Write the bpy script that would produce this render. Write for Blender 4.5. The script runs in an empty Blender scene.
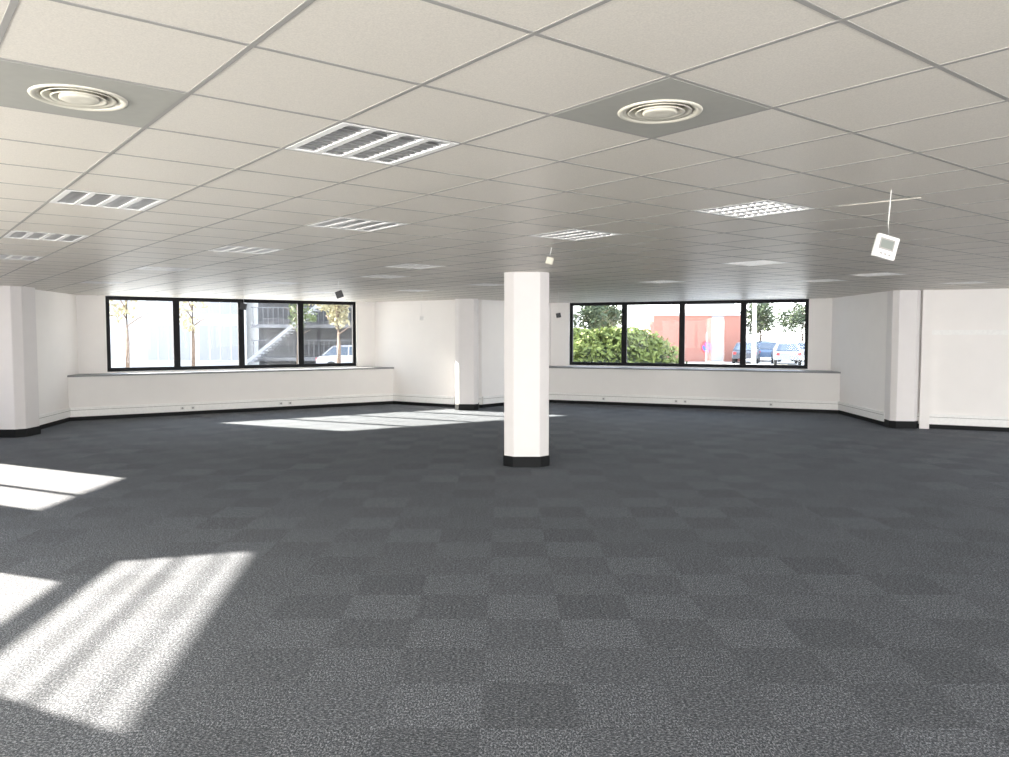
import bpy, math, random
from mathutils import Vector, Matrix
random.seed(4)
H=2.845; TH=math.radians(38.5)
bx=(math.cos(TH),math.sin(TH)); ax=(-math.sin(TH),math.cos(TH))
G0=(2.514,2.152); T=0.625
scene=bpy.context.scene
coll=scene.collection
try:
    scene.view_settings.view_transform='Standard'
except Exception as e: print(e)

# ---------------- materials
def mat(name,color,rough=0.6,metal=0.0,noise=None,bump=0.0,nscale=20,spec=0.5,emis=None):
    m=bpy.data.materials.new(name); m.use_nodes=True
    nt=m.node_tree; b=nt.nodes['Principled BSDF']
    b.inputs['Base Color'].default_value=(*color,1)
    b.inputs['Roughness'].default_value=rough
    b.inputs['Metallic'].default_value=metal
    b.inputs['Specular IOR Level'].default_value=spec
    tc=nt.nodes.new('ShaderNodeTexCoord')
    nz=nt.nodes.new('ShaderNodeTexNoise'); nz.inputs['Scale'].default_value=nscale
    nz.inputs['Detail'].default_value=4
    nt.links.new(tc.outputs['Object'],nz.inputs['Vector'])
    amt=0.04 if noise is None else noise
    r=nt.nodes.new('ShaderNodeValToRGB')
    r.color_ramp.elements[0].position=0.3; r.color_ramp.elements[1].position=0.7
    r.color_ramp.elements[0].color=(*[max(0,c*(1-amt)) for c in color],1)
    r.color_ramp.elements[1].color=(*[min(1,c*(1+amt)) for c in color],1)
    nt.links.new(nz.outputs['Fac'],r.inputs['Fac']); nt.links.new(r.outputs['Color'],b.inputs['Base Color'])
    if bump:
        bp=nt.nodes.new('ShaderNodeBump'); bp.inputs['Strength'].default_value=bump; bp.inputs['Distance'].default_value=0.01
        nt.links.new(nz.outputs['Fac'],bp.inputs['Height']); nt.links.new(bp.outputs['Normal'],b.inputs['Normal'])
    if emis:
        b.inputs['Emission Color'].default_value=(*emis[0],1); b.inputs['Emission Strength'].default_value=emis[1]
    return m
M_wall=mat('wall_paint',(0.91,0.88,0.855),0.7,nscale=3,noise=0.01)
M_ledge=mat('ledge_paint',(0.88,0.855,0.83),0.6,nscale=3,noise=0.01)
M_trunk=mat('trunking_plastic',(0.92,0.91,0.89),0.4)
M_col=mat('column_paint',(0.80,0.77,0.76),0.6,nscale=5,noise=0.01)
M_black=mat('black_skirting',(0.008,0.009,0.010),0.6,spec=0.2)
M_frame=mat('black_aluminium',(0.006,0.006,0.008),0.5,spec=0.2)
M_sill=mat('grey_sill',(0.22,0.225,0.23),0.5)
M_tile=mat('mineral_tile',(0.655,0.615,0.545),0.38,nscale=170,noise=0.09,bump=0.06,spec=0.45)
M_grid=mat('grid_metal',(0.31,0.30,0.28),0.5,noise=0.02,spec=0.3)
M_white=mat('white_enamel',(0.80,0.79,0.77),0.35,noise=0.02)
M_lou=mat('louvre_aluminium',(0.84,0.84,0.84),0.28,metal=1.0,noise=0.02)
M_hous=mat('housing_grey',(0.25,0.25,0.25),0.4,noise=0.02)
M_tube=mat('lamp_tube_glass',(0.9,0.9,0.9),0.3,noise=0.01,emis=((1,0.98,0.95),0.4))
M_dgrey=mat('diffuser_plate',(0.34,0.335,0.30),0.55,noise=0.03)
M_cream=mat('diffuser_cream',(0.62,0.59,0.50),0.5,noise=0.03)
M_dark=mat('dark_plastic',(0.03,0.03,0.035),0.5)
M_well=mat('socket_grey',(0.35,0.35,0.35),0.5)
M_lcd=mat('lcd_screen',(0.20,0.22,0.20),0.2)
M_asph=mat('pale_paving',(0.50,0.48,0.45),0.9,nscale=5,noise=0.12)
M_leafg=mat('leaf_green',(0.12,0.14,0.07),0.6,nscale=1.5,noise=0.5)
M_leafb=mat('leaf_bright',(0.15,0.18,0.055),0.6,nscale=2.5,noise=0.5)
M_leafy=mat('leaf_yellow',(0.30,0.27,0.17),0.6,nscale=1.5,noise=0.4)
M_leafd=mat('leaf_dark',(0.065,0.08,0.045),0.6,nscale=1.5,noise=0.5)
for m in (M_leafg,M_leafb,M_leafy,M_leafd):
    b=m.node_tree.nodes['Principled BSDF']; b.inputs['Specular IOR Level'].default_value=0.1
M_bark=mat('bark',(0.14,0.10,0.075),0.9,nscale=12,noise=0.3,bump=0.4)
M_conc=mat('pale_render',(0.50,0.495,0.485),0.8,nscale=1,noise=0.08)
M_pale2=mat('grey_render',(0.28,0.28,0.29),0.8,nscale=1,noise=0.08)
M_dconc=mat('dark_cladding',(0.075,0.075,0.08),0.7,nscale=2,noise=0.15)
M_glassd=mat('dark_glazing',(0.08,0.10,0.13),0.2)
M_glassb=mat('pale_glazing',(0.27,0.275,0.29),0.3)
M_carw=mat('car_paint_white',(0.32,0.32,0.34),0.3)
M_carb=mat('car_paint_blue',(0.08,0.12,0.19),0.3)
M_cars=mat('car_paint_silver',(0.20,0.22,0.25),0.35,metal=0.2)
M_cark=mat('car_paint_dark',(0.05,0.055,0.07),0.3)
M_rub=mat('rubber',(0.02,0.02,0.02),0.8)
M_red=mat('sign_red',(0.5,0.02,0.02),0.5); M_blue=mat('sign_blue',(0.02,0.09,0.45),0.5)
M_steel=mat('painted_steel',(0.45,0.45,0.46),0.5)
M_rail=mat('railing_grey',(0.14,0.14,0.15),0.5)

def brick_mat():
    m=bpy.data.materials.new('red_brick'); m.use_nodes=True; nt=m.node_tree; b=nt.nodes['Principled BSDF']
    tc=nt.nodes.new('ShaderNodeTexCoord'); mp=nt.nodes.new('ShaderNodeMapping'); mp.inputs['Rotation'].default_value=(math.radians(90),0,0)
    br=nt.nodes.new('ShaderNodeTexBrick'); br.inputs['Scale'].default_value=3
    br.inputs['Color1'].default_value=(0.34,0.135,0.10,1); br.inputs['Color2'].default_value=(0.29,0.115,0.085,1); br.inputs['Mortar'].default_value=(0.33,0.22,0.19,1)
    nt.links.new(tc.outputs['Object'],mp.inputs['Vector']); nt.links.new(mp.outputs['Vector'],br.inputs['Vector'])
    nt.links.new(br.outputs['Color'],b.inputs['Base Color']); b.inputs['Roughness'].default_value=0.9
    return m
M_brick=brick_mat()
def glass_mat():
    m=bpy.data.materials.new('window_glass'); m.use_nodes=True; nt=m.node_tree
    nt.nodes.clear(); o=nt.nodes.new('ShaderNodeOutputMaterial'); t=nt.nodes.new('ShaderNodeBsdfTransparent'); g=nt.nodes.new('ShaderNodeBsdfGlossy')
    t.inputs['Color'].default_value=(0.96,0.98,0.98,1); g.inputs['Roughness'].default_value=0.02
    mx=nt.nodes.new('ShaderNodeMixShader'); mx.inputs[0].default_value=0.008
    nt.links.new(t.outputs[0],mx.inputs[1]); nt.links.new(g.outputs[0],mx.inputs[2]); nt.links.new(mx.outputs[0],o.inputs[0])
    return m
M_glass=glass_mat()

def carpet_mat():
    m=bpy.data.materials.new('carpet_tiles'); m.use_nodes=True; nt=m.node_tree; b=nt.nodes['Principled BSDF']
    N=nt.nodes.new; L=nt.links.new
    tc=N('ShaderNodeTexCoord')
    off=N('ShaderNodeVectorMath'); off.operation='ADD'; off.inputs[1].default_value=(0.12,0.2,0.25)
    L(tc.outputs['Object'],off.inputs[0])
    ck=N('ShaderNodeTexChecker'); ck.inputs['Scale'].default_value=2.0; L(off.outputs[0],ck.inputs['Vector'])
    def nz(scale,det=5):
        mp=N('ShaderNodeMapping'); mp.inputs['Scale'].default_value=scale
        L(tc.outputs['Object'],mp.inputs['Vector']); n=N('ShaderNodeTexNoise'); n.inputs['Scale'].default_value=1; n.inputs['Detail'].default_value=det
        n.inputs['Roughness'].default_value=0.85
        L(mp.outputs['Vector'],n.inputs['Vector']); return n
    n1=nz((60,105,1)); n2=nz((105,60,1)); n3=nz((16,30,1),2)
    mx=N('ShaderNodeMix'); mx.data_type='FLOAT'; L(ck.outputs['Fac'],mx.inputs['Factor']); L(n1.outputs['Fac'],mx.inputs[2]); L(n2.outputs['Fac'],mx.inputs[3])
    r=N('ShaderNodeValToRGB'); cr=r.color_ramp
    cr.elements[0].position=0.41; cr.elements[0].color=(0.014,0.0155,0.019,1)
    cr.elements[1].position=0.62; cr.elements[1].color=(0.34,0.35,0.375,1)
    e=cr.elements.new(0.51); e.color=(0.060,0.066,0.076,1)
    L(mx.outputs[0],r.inputs['Fac'])
    sc=N('ShaderNodeVectorMath'); sc.operation='SCALE'; sc.inputs['Scale'].default_value=2.0; L(off.outputs[0],sc.inputs[0])
    fl=N('ShaderNodeVectorMath'); fl.operation='FLOOR'; L(sc.outputs[0],fl.inputs[0])
    wn=N('ShaderNodeTexWhiteNoise'); L(fl.outputs[0],wn.inputs['Vector'])
    mr=N('ShaderNodeMapRange'); mr.inputs['To Min'].default_value=0.90; mr.inputs['To Max'].default_value=1.10; L(wn.outputs['Value'],mr.inputs['Value'])
    mr2=N('ShaderNodeMapRange'); mr2.inputs['To Min'].default_value=0.92; mr2.inputs['To Max'].default_value=1.08; L(ck.outputs['Fac'],mr2.inputs['Value'])
    mr3=N('ShaderNodeMapRange'); mr3.inputs['From Min'].default_value=0.3; mr3.inputs['From Max'].default_value=0.7; mr3.inputs['To Min'].default_value=0.78; mr3.inputs['To Max'].default_value=1.22; L(n3.outputs['Fac'],mr3.inputs['Value'])
    mu=N('ShaderNodeMath'); mu.operation='MULTIPLY'; L(mr.outputs[0],mu.inputs[0]); L(mr2.outputs[0],mu.inputs[1])
    mu2=N('ShaderNodeMath'); mu2.operation='MULTIPLY'; L(mu.outputs[0],mu2.inputs[0]); L(mr3.outputs[0],mu2.inputs[1])
    vs=N('ShaderNodeVectorMath'); vs.operation='SCALE'; L(r.outputs['Color'],vs.inputs[0]); L(mu2.outputs[0],vs.inputs['Scale'])
    L(vs.outputs[0],b.inputs['Base Color'])
    b.inputs['Roughness'].default_value=0.85; b.inputs['Specular IOR Level'].default_value=0.2
    b.inputs['Sheen Weight'].default_value=0.05; b.inputs['Sheen Roughness'].default_value=0.5; b.inputs['Sheen Tint'].default_value=(0.80,0.90,1,1)
    bp=N('ShaderNodeBump'); bp.inputs['Strength'].default_value=0.3; bp.inputs['Distance'].default_value=0.003
    L(mx.outputs[0],bp.inputs['Height']); L(bp.outputs['Normal'],b.inputs['Normal'])
    return m
M_carpet=carpet_mat()

# ---------------- mesh helper
class MB:
    def __init__(s): s.v=[]; s.f=[]; s.m=[]
    def face(s,pts,mi=0):
        n=len(s.v); s.v+= [tuple(p) for p in pts]; s.f.append(list(range(n,n+len(pts)))); s.m.append(mi)
    def prism(s,poly,z0,z1,mi=0):
        n=len(s.v); k=len(poly)
        s.v+=[(p[0],p[1],z0) for p in poly]+[(p[0],p[1],z1) for p in poly]
        s.f.append([n+i for i in range(k)][::-1]); s.f.append([n+k+i for i in range(k)]); s.m+=[mi,mi]
        for i in range(k):
            j=(i+1)%k; s.f.append([n+i,n+j,n+k+j,n+k+i]); s.m.append(mi)
    def box(s,x0,x1,y0,y1,z0,z1,mi=0):
        s.prism([(x0,y0),(x1,y0),(x1,y1),(x0,y1)],z0,z1,mi)
    def obox(s,c,ux,uy,uz,mi=0):
        c=Vector(c);ux=Vector(ux);uy=Vector(uy);uz=Vector(uz); n=len(s.v)
        for k in (-1,1):
            for a,b in ((-1,-1),(1,-1),(1,1),(-1,1)): s.v.append(tuple(c+ux*a+uy*b+uz*k))
        for q in ([3,2,1,0],[4,5,6,7],[0,1,5,4],[1,2,6,5],[2,3,7,6],[3,0,4,7]): s.f.append([n+i for i in q]); s.m.append(mi)
    def tube(s,pts,rads,seg=8,mi=0,cap=True):
        rings=[]
        for i,p in enumerate(pts):
            p=Vector(p); a=Vector(pts[max(0,i-1)]); b=Vector(pts[min(len(pts)-1,i+1)]); d=(b-a).normalized()
            q=d.to_track_quat('Z','Y'); n=len(s.v)
            for k in range(seg):
                t=2*math.pi*k/seg; s.v.append(tuple(p+q@Vector((math.cos(t)*rads[i],math.sin(t)*rads[i],0))))
            rings.append(n)
        for a,b in zip(rings,rings[1:]):
            for k in range(seg): s.f.append([a+k,a+(k+1)%seg,b+(k+1)%seg,b+k]); s.m.append(mi)
        if cap:
            s.f.append([rings[0]+k for k in range(seg)][::-1]); s.f.append([rings[-1]+k for k in range(seg)]); s.m+=[mi,mi]
    def lathe(s,prof,seg=48,mi=0):
        base=len(s.v)
        for r,z in prof:
            for k in range(seg):
                t=2*math.pi*k/seg; s.v.append((r*math.cos(t),r*math.sin(t),z))
        for i in range(len(prof)-1):
            for k in range(seg):
                a=base+i*seg; b=a+seg; s.f.append([a+k,a+(k+1)%seg,b+(k+1)%seg,b+k]); s.m.append(mi)
    def obj(s,name,mats,parent=None,loc=(0,0,0),rotz=0,smooth=False,**props):
        me=bpy.data.meshes.new(name); me.from_pydata(s.v,[],s.f)
        if not isinstance(mats,(list,tuple)): mats=[mats]
        for m in mats: me.materials.append(m)
        me.polygons.foreach_set('material_index',s.m)
        if smooth: me.polygons.foreach_set('use_smooth',[True]*len(me.polygons))
        me.update()
        o=bpy.data.objects.new(name,me); coll.objects.link(o); o.location=loc; o.rotation_euler=(0,0,rotz)
        if parent: o.parent=parent
        for k,v in props.items(): o[k]=v
        return o
def bevel(o,w,seg=2):
    md=o.modifiers.new('bevel','BEVEL'); md.width=w; md.segments=seg; md.limit_method='ANGLE'
def dup(top,loc,rotz=None,**props):
    def cp(o,par):
        n=o.copy(); coll.objects.link(n)
        if par: n.parent=par
        for c in [c for c in o.children]: 
            cp(c,n)
        return n
    n=cp(top,None); n.location=loc
    if rotz is not None: n.rotation_euler=(n.rotation_euler[0],n.rotation_euler[1],rotz)
    for k,v in props.items(): n[k]=v
    return n

# ---------------- room outline (clockwise from above, interior on the right)
P=[(-6.60,-3.5),(-8.22,10.1),(-11.10,11.49),(-11.10,13.9),(-9.35,15.2),(-9.85,18.25),(-3.65,22.3),(-1.3,20.8),(-0.6,20.8),(1.35,22.99),(8.23,19.9),(8.05,16.6),(10.0,15.67),(13.0,14.4),(13.0,-3.5)]
WN=['wall_left','wall_left_return','wall_left_recess','wall_left_angle','wall_left_bay_side','wall_bay_window_left','wall_bay_cheek_left','wall_pier','wall_bay_cheek_right','wall_bay_window_right','wall_right_bay_side','wall_right_angle','wall_right_far','wall_right','wall_back']
NP=len(P); TW=0.22
def seg(i):
    a=Vector(P[i]); b=Vector(P[(i+1)%NP]); d=(b-a); L=d.length; d/=L; n=Vector((-d.y,d.x)); return a,b,d,L,n
def isect(p,d,q,e):
    den=d.x*e.y-d.y*e.x
    t=((q.x-p.x)*e.y-(q.y-p.y)*e.x)/den
    return p+d*t
outer=[]
for i in range(NP):
    a,b,d,L,n=seg(i-1 if i else NP-1); a2,b2,d2,L2,n2=seg(i)
    outer.append(isect(a+n*TW,d,a2+n2*TW,d2))
WZ=3.15
LA=seg(0)[3]
openings={0:[(1.0,LA-4.3,0.5,2.76),(LA-3.50,LA-0.10,1.09,2.76)],2:[(0.02,2.1,1.09,2.76)],
 5:[(0.60,6.86,1.055,2.84)],9:[(0.55,6.99,1.055,2.84)],13:[(1.5,16.5,0.3,2.76)],14:[(0.8,19.0,0.1,2.78)]}
for i in range(NP):
    a,b,d,L,n=seg(i)
    mb=MB()
    if WN[i]=='wall_bay_window_right': ops=[(L-6.99,L-0.55,1.055,2.84)]
    else: ops=openings.get(i,[])
    openings[i]=ops
    def ip(s): return a+d*s
    def op(s):
        if s<=0: return outer[i]
        if s>=L: return outer[(i+1)%NP]
        return a+d*s+n*TW
    def piece(s0,s1,z0,z1):
        if s1-s0<1e-4: return
        mb.prism([ip(s0),op(s0),op(s1),ip(s1)],z0,z1)
    s=0
    for (s0,s1,z0,z1) in ops:
        piece(s,s0,-0.1,WZ); piece(s0,s1,-0.1,z0); piece(s0,s1,z1,WZ); s=s1
    piece(s,L,-0.1,WZ)
    mb.obj(WN[i],M_wall,kind='structure')
mb=MB(); mb.prism(P[::-1],-0.1,0.0); mb.obj('floor',M_carpet,kind='structure')
mb=MB(); mb.prism([tuple(o) for o in outer][::-1],WZ,WZ+0.2); mb.obj('roof',M_conc,kind='structure')

# ---------------- windows
wcount=0
def window(i,op,mull,name=None,bars=(),fw=0.09,mullw=0.075,glass=True,polys=()):
    global wcount
    wcount+=1
    a,b,d,L,n=seg(i); s0,s1,z0,z1=op
    mb=MB(); y0,y1=0.07,0.13
    def bx_(sa,sb,za,zb,ya=y0,yb=y1):
        mb.prism([a+d*sa+n*ya,a+d*sa+n*yb,a+d*sb+n*yb,a+d*sb+n*ya],za,zb)
    bx_(s0,s1,z0,z0+fw); bx_(s0,s1,z1-fw,z1); bx_(s0,s0+fw,z0+fw,z1-fw); bx_(s1-fw,s1,z0+fw,z1-fw)
    for m in mull:
        bx_(m-mullw,m+mullw,z0+fw,z1-fw)
    for (sa,sb,za,zb) in bars: bx_(sa,sb,za,zb,0.09,0.11)
    for pl in polys:
        for dep in (0.095,0.105): mb.face([(*(a+d*s_+n*dep),z_) for s_,z_ in pl])
    o=mb.obj('window_%d'%wcount,M_frame,kind='structure')
    if glass:
        g=MB(); g.prism([a+d*(s0+fw)+n*0.1,a+d*(s0+fw)+n*0.104,a+d*(s1-fw)+n*0.104,a+d*(s1-fw)+n*0.1],z0+fw,z1-fw)
        g.obj('glass_pane',M_glass,parent=o,kind='structure')
    return o
o5=openings[5][0]; w=(o5[1]-o5[0])/4
window(5,o5,[o5[0]+w*k for k in (1,2,3)])
o9=openings[9][0]; w=(o9[1]-o9[0])/4
window(9,o9,[o9[0]+w*k for k in (1,2,3)])
oA=openings[0][1]; e1=oA[1]
window(0,oA,[],bars=[(oA[0],oA[1],2.07,2.20),(oA[0],oA[1],2.31,2.32),(oA[0],oA[1],2.42,2.447),(oA[0],oA[1],2.59,2.605)],
  polys=[[(e1,2.76),(e1-1.0,2.18),(e1-1.65,2.08),(e1-1.9,1.1),(e1,1.1)]],fw=0.03,glass=False)  # thin bars and slanted panel added out of view to shape the sun patch
window(2,openings[2][0],[0.88],glass=False,mullw=0.04,fw=0.03)
oB=openings[0][0]; window(0,oB,[oB[0]+1.9*k for k in (1,2,3)],glass=False)
oR=openings[13][0]; window(13,oR,[oR[0]+2.5*k for k in range(1,6)],glass=False)
oK=openings[14][0]; window(14,oK,[oK[0]+2.2*k for k in range(1,9)],glass=False)

# ---------------- ledges in the bays
def ledge(i,depth,tn):
    a,b,d,L,n=seg(i); pa,pb,pd,pL,pn=seg(i-1); na,nb,nd,nL,nn=seg(i+1)
    f0=isect(a-n*depth,d,pb,pd); f1=isect(a-n*depth,d,na,nd)
    m=MB(); m.prism([a,b,f1,f0],0,0.985); m.obj('trim_%d'%tn,M_ledge,kind='structure')
    g0=isect(a-n*(depth+0.03),d,pb,pd); g1=isect(a-n*(depth+0.03),d,na,nd)
    m=MB(); m.prism([a,b,g1,g0],0.985,1.025); m.obj('trim_%d'%(tn+1),M_sill,kind='structure')
    return f0,f1
l0,l1=ledge(5,0.6,1); r0,r1=ledge(9,0.6,3)
tcount=[5]
def strip(p,q,z0,z1,dep,m,kind='trim'):
    p=Vector(p);q=Vector(q); d=(q-p).normalized(); n=Vector((d.y,-d.x))
    mb=MB(); mb.prism([p,q,q+n*dep,p+n*dep],z0,z1)
    if kind=='trim': nm='trim_%d'%tcount[0]; tcount[0]+=1
    else: nm='baseboard_%s'%kind
    return mb.obj(nm,m,kind='structure')
path=[(P[3],P[4]),(P[4],l0),(l0,l1),(l1,P[7]),(P[7],P[8]),(P[8],r0),(r0,r1),(r1,P[11]),(P[11],P[12]),(P[12],P[13])]
nm=['left_angle','left_side','left_bay','left_cheek','pier','right_cheek','right_bay','right_side','right','right_far']
for (p,q),k in zip(path,nm):
    strip(p,q,0,0.085,0.015,M_black,k)
    strip(p,q,0.10,0.30,0.05,M_trunk)
for (p,q) in path:
    p=Vector(p);q=Vector(q); d=(q-p).normalized(); n=Vector((d.y,-d.x))
    strip(p+n*0.05,q+n*0.05,0.235,0.243,0.002,M_grid)
strip(P[11],P[12],1.93,2.03,0.05,M_trunk); 
strip(P[12],P[13],1.93,2.03,0.05,M_trunk)
a=Vector(P[11]);d=(Vector(P[12])-a).normalized()
strip(a+d*0.62,a+d*0.80,0.0,H,0.14,M_wall)

def socket(p,dirv,lab):
    mb=MB(); d=Vector(dirv).normalized()
    mb.box(-0.045,0.045,-0.012,0,-0.04,0.04,0)
    o=mb.obj('wall_socket',M_white,loc=(p[0],p[1],0.17),rotz=math.atan2(d.y,d.x),label='white power socket set in the skirting trunking',category='power socket',group='power sockets in trunking')
    f=MB(); f.lathe([(0.0001,-0.0),(0.022,0.0),(0.024,0.004)],16); 
    fo=f.obj('socket_well',M_well,parent=o,loc=(0,-0.013,0)); fo.rotation_euler=(math.radians(90),0,0)
    return o
for (p,q),ts in zip([(l0,l1),(r0,r1)],[(0.3,0.33,0.6,0.63),(0.25,0.5,0.53,0.8)]):
    p=Vector(p);q=Vector(q); d=(q-p).normalized(); n=Vector((d.y,-d.x))
    for t in ts: socket(p.lerp(q,t)+n*0.05,d,'')

# ---------------- columns
def column(cx,cy,w,ch,rot,label):
    h=w/2
    def octo(h,c): return [(-h+c,-h),(h-c,-h),(h,-h+c),(h,h-c),(h-c,h),(-h+c,h),(-h,h-c),(-h,-h+c)]
    m=MB(); m.prism(octo(h,ch),0.0,H-0.001); o=m.obj('column',M_col,loc=(cx,cy,0),rotz=rot,label=label,category='column')
    bevel(o,0.010,2)
    m=MB(); m.prism(octo(h+0.012,ch),0.0,0.155); m.obj('column_base',M_black,parent=o,label='black skirting around the column foot')
    return o
column(0.325,11.80,0.66,0.14,0,'white painted square column with chamfered corners standing on open carpet')
column(-0.97,20.40,0.58,0.10,0,'white chamfered column against the pier between two window bays')
column(-9.42,15.12,0.70,0.13,0,'white chamfered column with black foot at the bay corner')
column(8.28,16.45,0.54,0.10,math.radians(-8),'white chamfered column beside the boxed-in wall corner')

# ---------------- ceiling
def uv2w(u,v): return (u*bx[0]+v*ax[0], u*bx[1]+v*ax[1])
def w2uv(x,y): return (x*bx[0]+y*bx[1], x*ax[0]+y*ax[1])
Puv=[w2uv(*p) for p in P]
def clip_half(poly,axis,val,keep_ge):
    out=[]
    for i in range(len(poly)):
        a=poly[i]; b=poly[(i+1)%len(poly)]
        ia=(a[axis]>=val)==keep_ge or a[axis]==val; ib=(b[axis]>=val)==keep_ge or b[axis]==val
        if ia: out.append(a)
        if ia!=ib:
            t=(val-a[axis])/(b[axis]-a[axis]); out.append((a[0]+(b[0]-a[0])*t,a[1]+(b[1]-a[1])*t))
    return out
def area(p): return 0.5*sum(p[i][0]*p[(i+1)%len(p)][1]-p[(i+1)%len(p)][0]*p[i][1] for i in range(len(p)))
light_cells={(-1,2),(4,2),(-2,6),(1,6),(4,5),(-2,10),(5,11),(10,6),(1,10),(-2,14),(1,15),(1,21),(5,18),(15,6),(20,6),(13,11),(10,15),(10,19),(6,14),(19,11),(19,13),(8,22),(23,10),(16,8)}
diff_cells=[(0,0),(-3,2)]
skip=set(light_cells)|set(diff_cells)
umin=min(p[0] for p in Puv);umax=max(p[0] for p in Puv);vmin=min(p[1] for p in Puv);vmax=max(p[1] for p in Puv)
mb=MB()
i0=math.floor((umin-G0[0])/T)-1;i1=math.ceil((umax-G0[0])/T)+1;j0=math.floor((vmin-G0[1])/T)-1;j1=math.ceil((vmax-G0[1])/T)+1
for i in range(i0,i1+1):
    ua=G0[0]+(i-.5)*T; row=clip_half(clip_half(Puv,0,ua,True),0,ua+T,False)
    if len(row)<3: continue
    for j in range(j0,j1+1):
        va=G0[1]+(j-.5)*T; c=clip_half(clip_half(row,1,va,True),1,va+T,False)
        if len(c)>=3 and abs(area(c))>1e-5:
            isfull=abs(abs(area(c))-T*T)<1e-4
            if (i,j) in skip and isfull: continue
            light_cells.discard((i,j))
            mb.face([(*uv2w(*p),H) for p in c])
mb.obj('ceiling',M_tile,kind='structure')
mb=MB()
def spans(axis,val):
    xs=[]
    for k in range(NP):
        a=Puv[k];b=Puv[(k+1)%NP]
        if (a[axis]>val)!=(b[axis]>val):
            t=(val-a[axis])/(b[axis]-a[axis]); xs.append(a[1-axis]+(b[1-axis]-a[1-axis])*t)
    xs.sort(); return list(zip(xs[::2],xs[1::2]))
hw=0.0095
for i in range(i0,i1+1):
    u=G0[0]+(i-.5)*T
    for s,e in spans(0,u): mb.prism([uv2w(u-hw,s),uv2w(u+hw,s),uv2w(u+hw,e),uv2w(u-hw,e)],H-0.002,H+0.02)
for j in range(j0,j1+1):
    v=G0[1]+(j-.5)*T
    for s,e in spans(1,v): mb.prism([uv2w(s,v-hw),uv2w(e,v-hw),uv2w(e,v+hw),uv2w(s,v+hw)],H-0.0017,H+0.02)
mb.obj('trim_80',M_grid,kind='structure')

# ---------------- luminaire
def make_light(loc):
    hs=T/2-0.010; slot=0.106; bar=(2*hs-4*slot)/5; end=0.022
    m=MB(); z0,z1=-0.004,0.004
    x=-hs
    slots=[]
    for k in range(5):
        m.box(x,x+bar,-hs,hs,z0,z1); x+=bar
        if k<4: slots.append((x,x+slot)); 
        if k<4:
            m.box(x,x+slot,-hs,-hs+end,z0,z1); m.box(x,x+slot,hs-end,hs,z0,z1); x+=slot
    m.box(-hs,hs,-hs,-hs+0.003,z1,0.10,1); m.box(-hs,hs,hs-0.003,hs,z1,0.10,1)
    m.box(-hs,-hs+0.003,-hs,hs,z1,0.10,1); m.box(hs-0.003,hs,-hs,hs,z1,0.10,1); m.box(-hs,hs,-hs,hs,0.10,0.104,1)
    o=m.obj('ceiling_light',[M_white,M_hous],loc=loc,rotz=TH,label='recessed square ceiling light with four aluminium louvre strips',category='ceiling light',group='recessed louvre ceiling lights')
    for (a,b) in slots:
        c=(a+b)/2; l=MB(); ye=hs-end
        for s_,e in ((a,0.028),(b,-0.028)):
            l.face([(s_,-ye,0.0),(s_,ye,0.0),(s_+e*0.35,ye,0.03),(s_+e*0.35,-ye,0.03)])
            l.face([(s_+e*0.35,-ye,0.03),(s_+e*0.35,ye,0.03),(s_+e*0.6,ye,0.06),(s_+e*0.6,-ye,0.06)])
        nb=10
        for q in range(nb):
            y=-ye+(q+0.5)*(2*ye/nb)
            l.face([(a,y-0.007,0.0),(b,y-0.007,0.0),(b-0.008,y-0.001,0.028),(a+0.008,y-0.001,0.028)])
            l.face([(a,y+0.007,0.0),(b,y+0.007,0.0),(b-0.008,y+0.001,0.028),(a+0.008,y+0.001,0.028)])
            l.face([(a,y-0.007,0.0),(a,y+0.007,0.0),(b,y+0.007,0.0),(b,y-0.007,0.0)])
        l.obj('louvre',M_lou,parent=o)
        t=MB(); t.tube([(c,-ye,0.070),(c,ye,0.070)],[0.014,0.014],10); t.obj('lamp_tube',M_tube,parent=o,smooth=True)
    return o
first=None
for (i,j) in sorted(light_cells):
    x,y=uv2w(G0[0]+i*T,G0[1]+j*T)
    if first is None: first=make_light((x,y,H))
    else: dup(first,(x,y,H))

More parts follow.
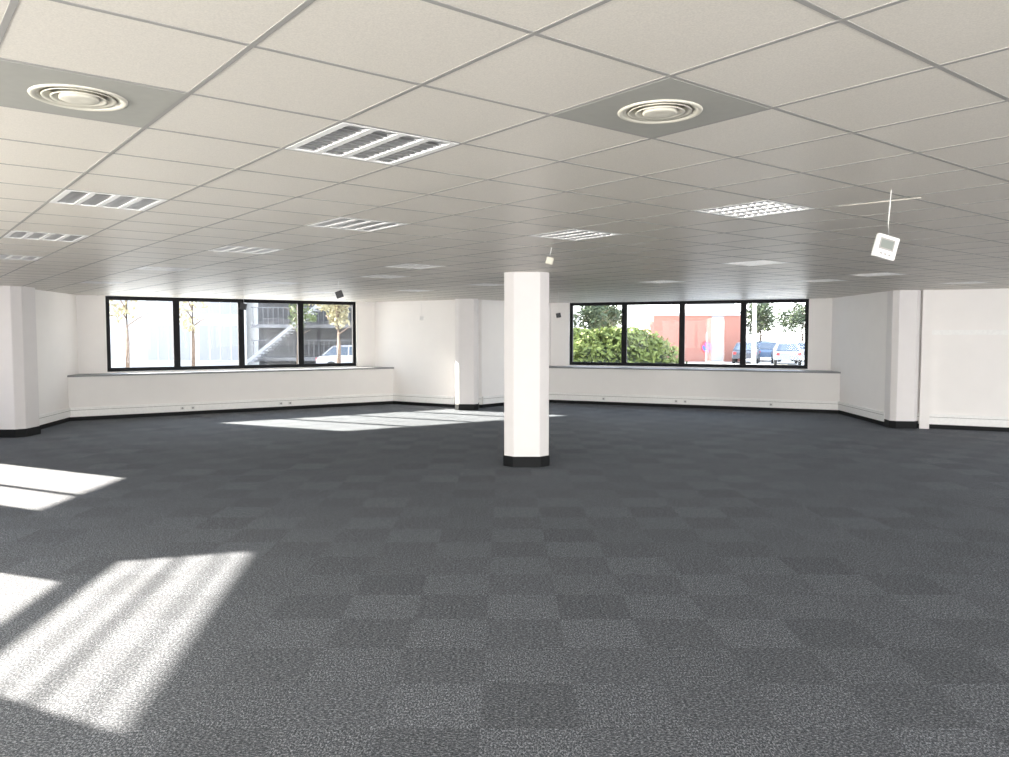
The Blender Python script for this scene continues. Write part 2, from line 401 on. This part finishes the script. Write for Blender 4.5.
# ---------------- air diffusers
def diffuser(cell):
    x,y=uv2w(G0[0]+cell[0]*T,G0[1]+cell[1]*T)
    m=MB(); hs=T/2-0.010; K=0.90
    seg_=48; ri=0.155*K
    ring=[(ri*math.cos(2*math.pi*k/seg_),ri*math.sin(2*math.pi*k/seg_)) for k in range(seg_)]
    def sq(t):
        c,s=math.cos(t),math.sin(t); k=hs/max(abs(c),abs(s)); return (c*k,s*k)
    so=[sq(2*math.pi*k/seg_) for k in range(seg_)]
    for k in range(seg_):
        l=(k+1)%seg_
        m.face([(*so[k],-0.003),(*so[l],-0.003),(*ring[l],-0.003),(*ring[k],-0.003)])
        m.face([(*ring[k],-0.003),(*ring[l],-0.003),(*ring[l],0.05),(*ring[k],0.05)],1)
        m.face([(*so[k],-0.003),(*so[l],-0.003),(*so[l],0.02),(*so[k],0.02)])
    m.face([(*r,0.05) for r in ring],1)
    o=m.obj('air_diffuser',[M_dgrey,M_cream],loc=(x,y,H),rotz=TH,label='round cream air diffuser in a grey square ceiling panel',category='air vent',group='round ceiling air diffusers')
    def P_(l): return [(r_*K,z_) for r_,z_ in l]
    r=MB()
    r.lathe(P_([(0.150,0.02),(0.158,-0.004),(0.178,-0.010),(0.186,-0.007),(0.188,-0.003)]),56)
    r.lathe(P_([(0.150,0.02),(0.146,0.0),(0.158,-0.004)]),56)
    r.obj('outer_ring',M_cream,parent=o,smooth=True)
    for rr,zz in ((0.141,-0.008),(0.108,-0.011)):
        r=MB(); r.lathe(P_([(rr-0.034,zz+0.020),(rr-0.012,zz+0.004),(rr,zz),(rr+0.001,zz+0.004),(rr-0.011,zz+0.008),(rr-0.033,zz+0.025)]),56)
        r.obj('diffuser_cone',M_cream,parent=o,smooth=True)
    r=MB(); r.lathe(P_([(0.076,0.0),(0.077,-0.010),(0.068,-0.014),(0.030,-0.012),(0.0005,-0.011)]),48)
    r.lathe(P_([(0.076,0.0),(0.02,0.02),(0.02,0.05)]),48)
    r.obj('diffuser_centre',M_cream,parent=o,smooth=True)
for c in diff_cells: diffuser(c)

# ---------------- hanging sensors
def sensor(x,y,drop,size,tilt,body,label,screen=False,yaw=0,grp=True):
    e=bpy.data.objects.new('hanging_thermostat' if screen else 'hanging_sensor',None); coll.objects.link(e); e.empty_display_size=0.05
    e.location=(x,y,H); e['label']=label; e['category']='thermostat' if screen else 'sensor'
    if grp: e['group']='small sensors hanging from the ceiling'
    c=MB(); c.tube([(0.01,0,0),(0.004,0,-drop*0.35),(-0.004,0,-drop*0.7),(0,0,-drop)],[0.0035]*4,8)
    c.obj('cable',M_white,parent=e,smooth=True)
    h=size/2
    b=MB(); b.box(-h,h,-0.018,0.018,-2*h,0.0)
    bo=b.obj('sensor_body',body,parent=e,loc=(0,0,-drop)); bevel(bo,0.008 if size>0.1 else 0.005,2); bo.rotation_euler=(0,tilt,yaw)
    if screen:
        s=MB(); s.box(-h*0.62,h*0.5,-0.0205,-0.017,-1.15*h,-0.45*h); so=s.obj('display_screen',M_lcd,parent=bo)
        s=MB(); s.box(-h*0.75,h*0.62,-0.0195,-0.017,-1.3*h,-0.32*h); s.obj('display_bezel',M_grid,parent=bo)
        for k in range(3):
            s=MB(); s.box(-h*0.5+k*h*0.4,-h*0.3+k*h*0.4,-0.021,-0.017,-1.72*h,-1.58*h); s.obj('push_button',M_grid,parent=bo)
    return e
sensor(2.41,5.0,0.285,0.145,math.radians(15),M_white,'white wall thermostat with display dangling on its cable',True,0.1,False)
sensor(0.48,8.3,0.10,0.075,math.radians(15),M_cream,'small pale sensor dangling by a column')
sensor(-2.83,13.5,0.17,0.12,math.radians(-20),M_dark,'small dark sensor dangling below the ceiling tiles')
sensor(-5.26,16.0,0.28,0.13,math.radians(10),M_dark,'small dark sensor dangling in front of the window')
sensor(-1.88,18.0,0.50,0.09,math.radians(5),M_white,'small white sensor dangling on a long wire')
sensor(1.15,17.0,0.45,0.10,math.radians(-10),M_dark,'small dark sensor dangling near the window bay')
def ceil_strip(p,q,w,nm,label):
    p=Vector(p);q=Vector(q);d=(q-p).normalized();n=Vector((-d.y,d.x))*w/2
    m=MB(); m.prism([p-n,q-n,q+n,p+n],H-0.004,H+0.001); return m.obj(nm,M_tile,label=label,category='cable duct')
ceil_strip((2.35,5.62),(2.75,5.27),0.012,'cable_duct','short pale plastic cable duct fixed under the ceiling grid')

# ---------------- exterior
m=MB(); m.box(-160,160,-60,220,-0.35,-0.15); m.obj('ground',M_asph,kind='structure')
def tree(x,y,h,r,leafm,label,n=1500,trunk=0.14,ls=0.2,crown=0.55):
    t=MB(); t.tube([(0,0,-0.2),(0.03,0.02,h*0.25),(0,0.05,h*0.55),(0.05,0,h*0.85)],[trunk*1.3,trunk,trunk*0.7,trunk*0.25],8)
    for k in range(7):
        an=k*2.4; z=h*(0.35+0.06*k); ln=r*0.8
        t.tube([(0,0,z),(math.cos(an)*ln*0.5,math.sin(an)*ln*0.5,z+ln*0.35),(math.cos(an)*ln,math.sin(an)*ln,z+ln*0.6)],[trunk*0.45,trunk*0.3,trunk*0.1],6)
    o=t.obj('tree',M_bark,loc=(x,y,0),smooth=True,label=label,category='tree')
    l=MB(); ch=h*crown/2; cz=h-ch
    cl=[(random.gauss(0,r*0.4),random.gauss(0,r*0.4),cz+random.uniform(-ch*0.75,ch*0.75)) for _ in range(16)]
    for _ in range(n):
        c=random.choice(cl); v=Vector((random.gauss(0,1),random.gauss(0,1),random.gauss(0,1))).normalized()*r*0.42*random.random()**0.4
        p=Vector(c)+v; a=Vector((random.gauss(0,1),random.gauss(0,1),random.gauss(0,1))).normalized(); b=a.orthogonal().normalized()
        s=ls*random.uniform(0.6,1.2); l.face([p-a*s,p-b*s*0.5,p+a*s,p+b*s*0.5])
    l.obj('foliage',leafm,parent=o)
    return o
def hedge(x,y,lx,ly,h,leafm,label,n=6000):
    c=MB(); seg_=20
    pts=[]
    for i in range(7):
        a=i/6*math.pi/2; z=math.sin(a); r=math.cos(a)**0.6 if i<6 else 0.01
        pts.append((r,z))
    for r,z in pts:
        for k in range(seg_):
            t=2*math.pi*k/seg_; w=0.92+0.08*math.sin(3*t+z*4)
            c.v.append((r*w*lx*0.90*math.cos(t),r*w*ly*0.90*math.sin(t),z*h*0.90-0.15))
    for i in range(6):
        for k in range(seg_): c.f.append([i*seg_+k,i*seg_+(k+1)%seg_,(i+1)*seg_+(k+1)%seg_,(i+1)*seg_+k]); c.m.append(0)
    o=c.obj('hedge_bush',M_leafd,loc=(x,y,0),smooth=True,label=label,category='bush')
    l=MB()
    for _ in range(n):
        t=random.uniform(0,2*math.pi); a=random.uniform(0,math.pi/2); r=max(0.02,math.cos(a))**0.6; z=math.sin(a); w=(0.92+0.08*math.sin(3*t+z*4))*random.uniform(0.86,1.18)
        p=Vector((r*w*lx*math.cos(t),r*w*ly*math.sin(t),z*h*random.uniform(0.86,1.18)-0.15))
        q=Vector((random.gauss(0,1),random.gauss(0,1),random.gauss(0,1))).normalized(); b=q.orthogonal().normalized(); s=random.uniform(0.05,0.14)
        l.face([p-q*s,p-b*s*0.6,p+q*s,p+b*s*0.6])
    l.obj('foliage',leafm,parent=o)
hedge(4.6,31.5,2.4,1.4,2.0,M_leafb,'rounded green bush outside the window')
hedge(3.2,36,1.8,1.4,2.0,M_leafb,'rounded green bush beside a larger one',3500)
tree(6.9,62,4.6,1.7,M_leafd,'dark green tree behind the bushes')
tree(9.6,72,4.8,1.5,M_leafg,'green tree beyond the brick building')
tree(23.3,72,5.0,2.0,M_leafd,'dark green tree behind parked cars')
tree(28.6,76,5.2,2.2,M_leafd,'dark leafy tree behind parked cars')
tree(23.8,90,5.4,1.6,M_leafy,'thin yellowing tree behind parked cars',900)
tree(-17.2,36,6.5,1.3,M_leafy,'slender yellowing tree beside the white building',700,0.09,0.12,0.75)
tree(-14.2,36,6.5,1.0,M_leafy,'thin-trunked tree with sparse yellow leaves',450,0.08,0.12,0.75)
tree(-20.6,39,6.5,1.1,M_leafg,'slender green tree near the white building',500,0.08,0.13,0.7)
tree(-8.2,39,5.5,1.3,M_leafy,'yellow-green tree in front of a dark building',1100,0.1,0.14,0.6)
tree(-11.0,42,5.0,0.9,M_leafg,'small green tree in front of a dark building',500,0.08,0.12,0.6)

def building(x0,x1,y0,y1,h,wallm,label,rows,cols,wz0=1.0,fh=2.9,ww=1.3,wh=1.4,roofm=None):
    m=MB(); m.box(x0,x1,y0,y1,-0.2,h); o=m.obj('building',wallm,label=label,category='building')
    if rows*cols:
        for r in range(rows):
            for c in range(cols):
                cx=x0+(c+0.5)*(x1-x0)/cols; z=wz0+r*fh
                if z+wh>h: continue
                g=MB(); g.box(cx-ww/2,cx+ww/2,y0-0.02,y0+0.02,z,z+wh,0)
                g.box(cx-ww/2-0.06,cx+ww/2+0.06,y0-0.07,y0-0.02,z-0.08,z,1)
                for q in (-0.25,0,0.25): g.box(cx+ww*q-0.03,cx+ww*q+0.03,y0-0.04,y0-0.02,z,z+wh,1)
                g.obj('building_window',[M_glassb,M_steel],parent=o)
    c=MB(); c.box(x0-0.1,x1+0.1,y0-0.1,y1+0.1,h,h+0.2); c.obj('roof_coping',roofm or M_steel,parent=o)
    return o
building(-36,-16.3,50,60,9,M_conc,'pale rendered office building with rows of windows',3,6,0.3,2.9,2.7,2.2)
bb=building(11.3,17.9,60,66,3.35,M_brick,'low red brick building with a pale coping and pale panel',0,0)
g=MB(); g.box(15.7,16.6,59.93,60.0,-0.15,3.3); g.obj('pale_wall_panel',M_pale2,parent=bb)
building(17.0,21.5,74,80,4.9,M_conc,'pale flat-roofed building behind the brick one',1,3)
building(-2,9,95,100,4.5,M_conc,'distant pale low building',1,5)
building(-3.8,1.4,25.5,31.5,9.5,M_pale2,'unseen pale block added to shade the right bay window',0,0)  # added out of view, stops sun entering through the right bay
m=MB(); x0,x1=-14.6,-6.5
m.box(x0,x1,47,52,-0.2,8.5)
o=m.obj('building',M_dconc,label='dark clad building with outside stair and landings',category='building')
for k,z in enumerate((0.4,2.3,4.4)):
    g=MB(); g.box(x0,x1,45.6,47,z,z+0.2); g.obj('landing_slab',M_rail,parent=o)
    g=MB(); g.box(x0,x1,45.6,45.64,z+1.15,z+1.2)
    for q in range(28): g.box(x0+0.1+q*0.29,x0+0.13+q*0.29,45.6,45.64,z+0.2,z+1.15)
    g.obj('railing',M_rail,parent=o)
g=MB()
for k in range(24): g.box(-14.4+k*0.2,-14.15+k*0.2,44.6,45.6,0.4+k*0.16-0.05,0.4+k*0.16+0.03)
g.obox((-12.1,44.6,2.3),(2.45,0,1.95),(0,0.03,0),(0,0,0.12))
g.obj('stair_flight',M_pale2,parent=o)

def car(x,y,rot,paint,label):
    prof=[(-2.1,0.35),(-2.12,0.75),(-1.95,0.92),(-1.1,0.98),(1.3,0.98),(1.75,0.9),(2.08,0.78),(2.12,0.35)]
    def loft(m,prof,w0,w1f,mi=0):
        n=len(m.v); k=len(prof)
        for s in (-1,1):
            for (px,pz) in prof: m.v.append((px,s*w1f(pz),pz))
        m.f.append([n+i for i in range(k)]); m.f.append([n+k+i for i in range(k)][::-1]); m.m+=[mi,mi]
        for i in range(k):
            j=(i+1)%k; m.f.append([n+i,n+k+i,n+k+j,n+j]); m.m.append(mi)
    b=MB(); loft(b,prof,0.85,lambda z:0.86-0.05*max(0,(z-0.75)/0.25))
    e=b.obj('car',paint,loc=(x,y,-0.15),rotz=rot,label=label,category='car'); bevel(e,0.06,3)
    b=MB(); loft(b,[(-1.75,0.96),(-1.25,1.42),(0.35,1.45),(1.15,0.96)],0.8,lambda z:0.80-0.22*(z-0.96)/0.49)
    c=b.obj('cabin_glass',M_glassd,parent=e); bevel(c,0.03,2)
    b=MB(); loft(b,[(-1.28,1.41),(-1.15,1.47),(0.25,1.50),(0.42,1.42)],0.6,lambda z:0.60); c=b.obj('car_roof',paint,parent=e); bevel(c,0.02,2)
    b=MB()
    for s in (-1,1):
        for (xa,za,xb,zb) in ((-1.75,0.96,-1.25,1.42),(-0.4,0.96,-0.4,1.44),(1.15,0.96,0.35,1.45)):
            b.tube([(xa,s*0.80,za),(xb,s*0.595,zb)],[0.04,0.04],6)
    b.obj('window_pillar',paint,parent=e)
    for wx in (-1.3,1.35):
        for s in (-1,1):
            b=MB(); b.tube([(wx,s*0.70,0.32),(wx,s*0.88,0.32)],[0.32,0.32],20,0); b.tube([(wx,s*0.86,0.32),(wx,s*0.89,0.32)],[0.19,0.19],16,1)
            b.obj('wheel',[M_rub,M_cars],parent=e)
    for s in (-1,1):
        b=MB(); b.obox((2.08,s*0.62,0.68),(0.05,0,0),(0,0.16,0),(0,0,0.06)); b.obj('headlight',M_steel,parent=e)
        b=MB(); b.obox((-2.09,s*0.68,0.75),(0.04,0,0),(0,0.1,0),(0,0,0.08)); b.obj('tail_light',M_red,parent=e)
    return e
car(-8.0,43,math.radians(5),M_carw,'white hatchback parked outside the window')
car(20.6,61.5,math.radians(70),M_carb,'blue car in a parking row')
car(23.4,62,math.radians(70),M_carw,'white car in a parking row')
car(17.6,57.5,math.radians(70),M_cark,'dark car parked beside the brick building')
car(19.6,55.0,math.radians(75),M_cars,'silver car parked near the lamp post')
car(22.5,69,math.radians(0),M_cark,'dark car behind the parking row')
e=MB(); e.tube([(0,0,-0.15),(0,0,2.0)],[0.03,0.03],10); so=e.obj('no_parking_sign',M_steel,loc=(11.5,45,0),label='round blue no-parking sign with red ring on a post',category='road sign')
b=MB(); b.tube([(0,-0.04,1.2),(0,-0.06,1.2)],[0.36,0.36],32); b.obj('sign_disc',M_red,parent=so)
b=MB(); b.tube([(0,-0.055,1.2),(0,-0.066,1.2)],[0.25,0.25],32); b.obj('sign_centre',M_blue,parent=so)
b=MB(); b.obox((0,-0.07,1.2),(0.18,0,-0.18),(0,0.004,0),(0.03,0,0.03)); b.obj('sign_slash',M_red,parent=so)
e=MB(); e.tube([(0,0,-0.15),(0,0,0.5),(0,0,6.0)],[0.16,0.13,0.09],12); lp=e.obj('lamp_post',M_steel,loc=(14.2,45,0),smooth=True,label='white painted street lamp post by the car park',category='lamp post')
b=MB(); b.tube([(0,0,5.9),(0.4,0,6.3),(1.2,0,6.4)],[0.05,0.05,0.04],8); b.obj('lamp_arm',M_steel,parent=lp)
b=MB(); b.obox((1.4,0,6.38),(0.3,0,0),(0,0.12,0),(0,0,0.06)); b.obj('lamp_head',M_steel,parent=lp)

# ---------------- light
hd=Vector((0.90,-0.436,0)).normalized(); tz=2.76/6.83
sd=Vector((hd.x,hd.y,-tz)).normalized()
sl=bpy.data.lights.new('sun','SUN'); sl.energy=44; sl.angle=0.012; sl.color=(1.0,0.92,0.82)
s=bpy.data.objects.new('sun',sl); coll.objects.link(s); s.rotation_euler=sd.to_track_quat('-Z','Y').to_euler(); s.location=(-30,20,20)
def fill_light(name,loc,direction,w,h,power,color):  # area fill lamps added beside the out-of-view glazing to brighten ceiling and walls
    l=bpy.data.lights.new(name,'AREA'); l.shape='RECTANGLE'; l.size=w; l.size_y=h; l.energy=power; l.color=color
    o=bpy.data.objects.new(name,l); coll.objects.link(o); o.location=loc
    o.rotation_euler=Vector(direction).to_track_quat('-Z','Z').to_euler()
fill_light('fill_back',(3,-3.3,1.4),(0,1,0.05),17,2.2,960,(1,0.98,0.96))
fill_light('fill_left',(-6.75,2.0,1.5),(1,0.3,0.33),8,1.8,1250,(1,0.97,0.87))
fill_light('fill_right',(12.7,5.5,1.5),(-1,0.15,0.18),14,1.9,520,(1,0.98,0.97))
wd=bpy.data.worlds.new('World'); scene.world=wd; wd.use_nodes=True; nt=wd.node_tree; bg=nt.nodes['Background']
tc=nt.nodes.new('ShaderNodeTexCoord'); sp=nt.nodes.new('ShaderNodeSeparateXYZ'); cr=nt.nodes.new('ShaderNodeValToRGB')
nt.links.new(tc.outputs['Generated'],sp.inputs[0]); nt.links.new(sp.outputs['Z'],cr.inputs[0]); nt.links.new(cr.outputs[0],bg.inputs[0])
cr.color_ramp.elements[0].color=(1.0,0.98,0.95,1); cr.color_ramp.elements[0].position=0.0
cr.color_ramp.elements[1].color=(0.66,0.78,1.0,1); cr.color_ramp.elements[1].position=0.7
bg.inputs[1].default_value=5.8

cam=bpy.data.cameras.new('camera'); cam.sensor_width=36; cam.lens=790/1009*36; cam.clip_end=600
co=bpy.data.objects.new('camera',cam); coll.objects.link(co); co.location=(0,0,1.945); co.rotation_euler=(math.radians(90-3.22),0,0)
scene.camera=co
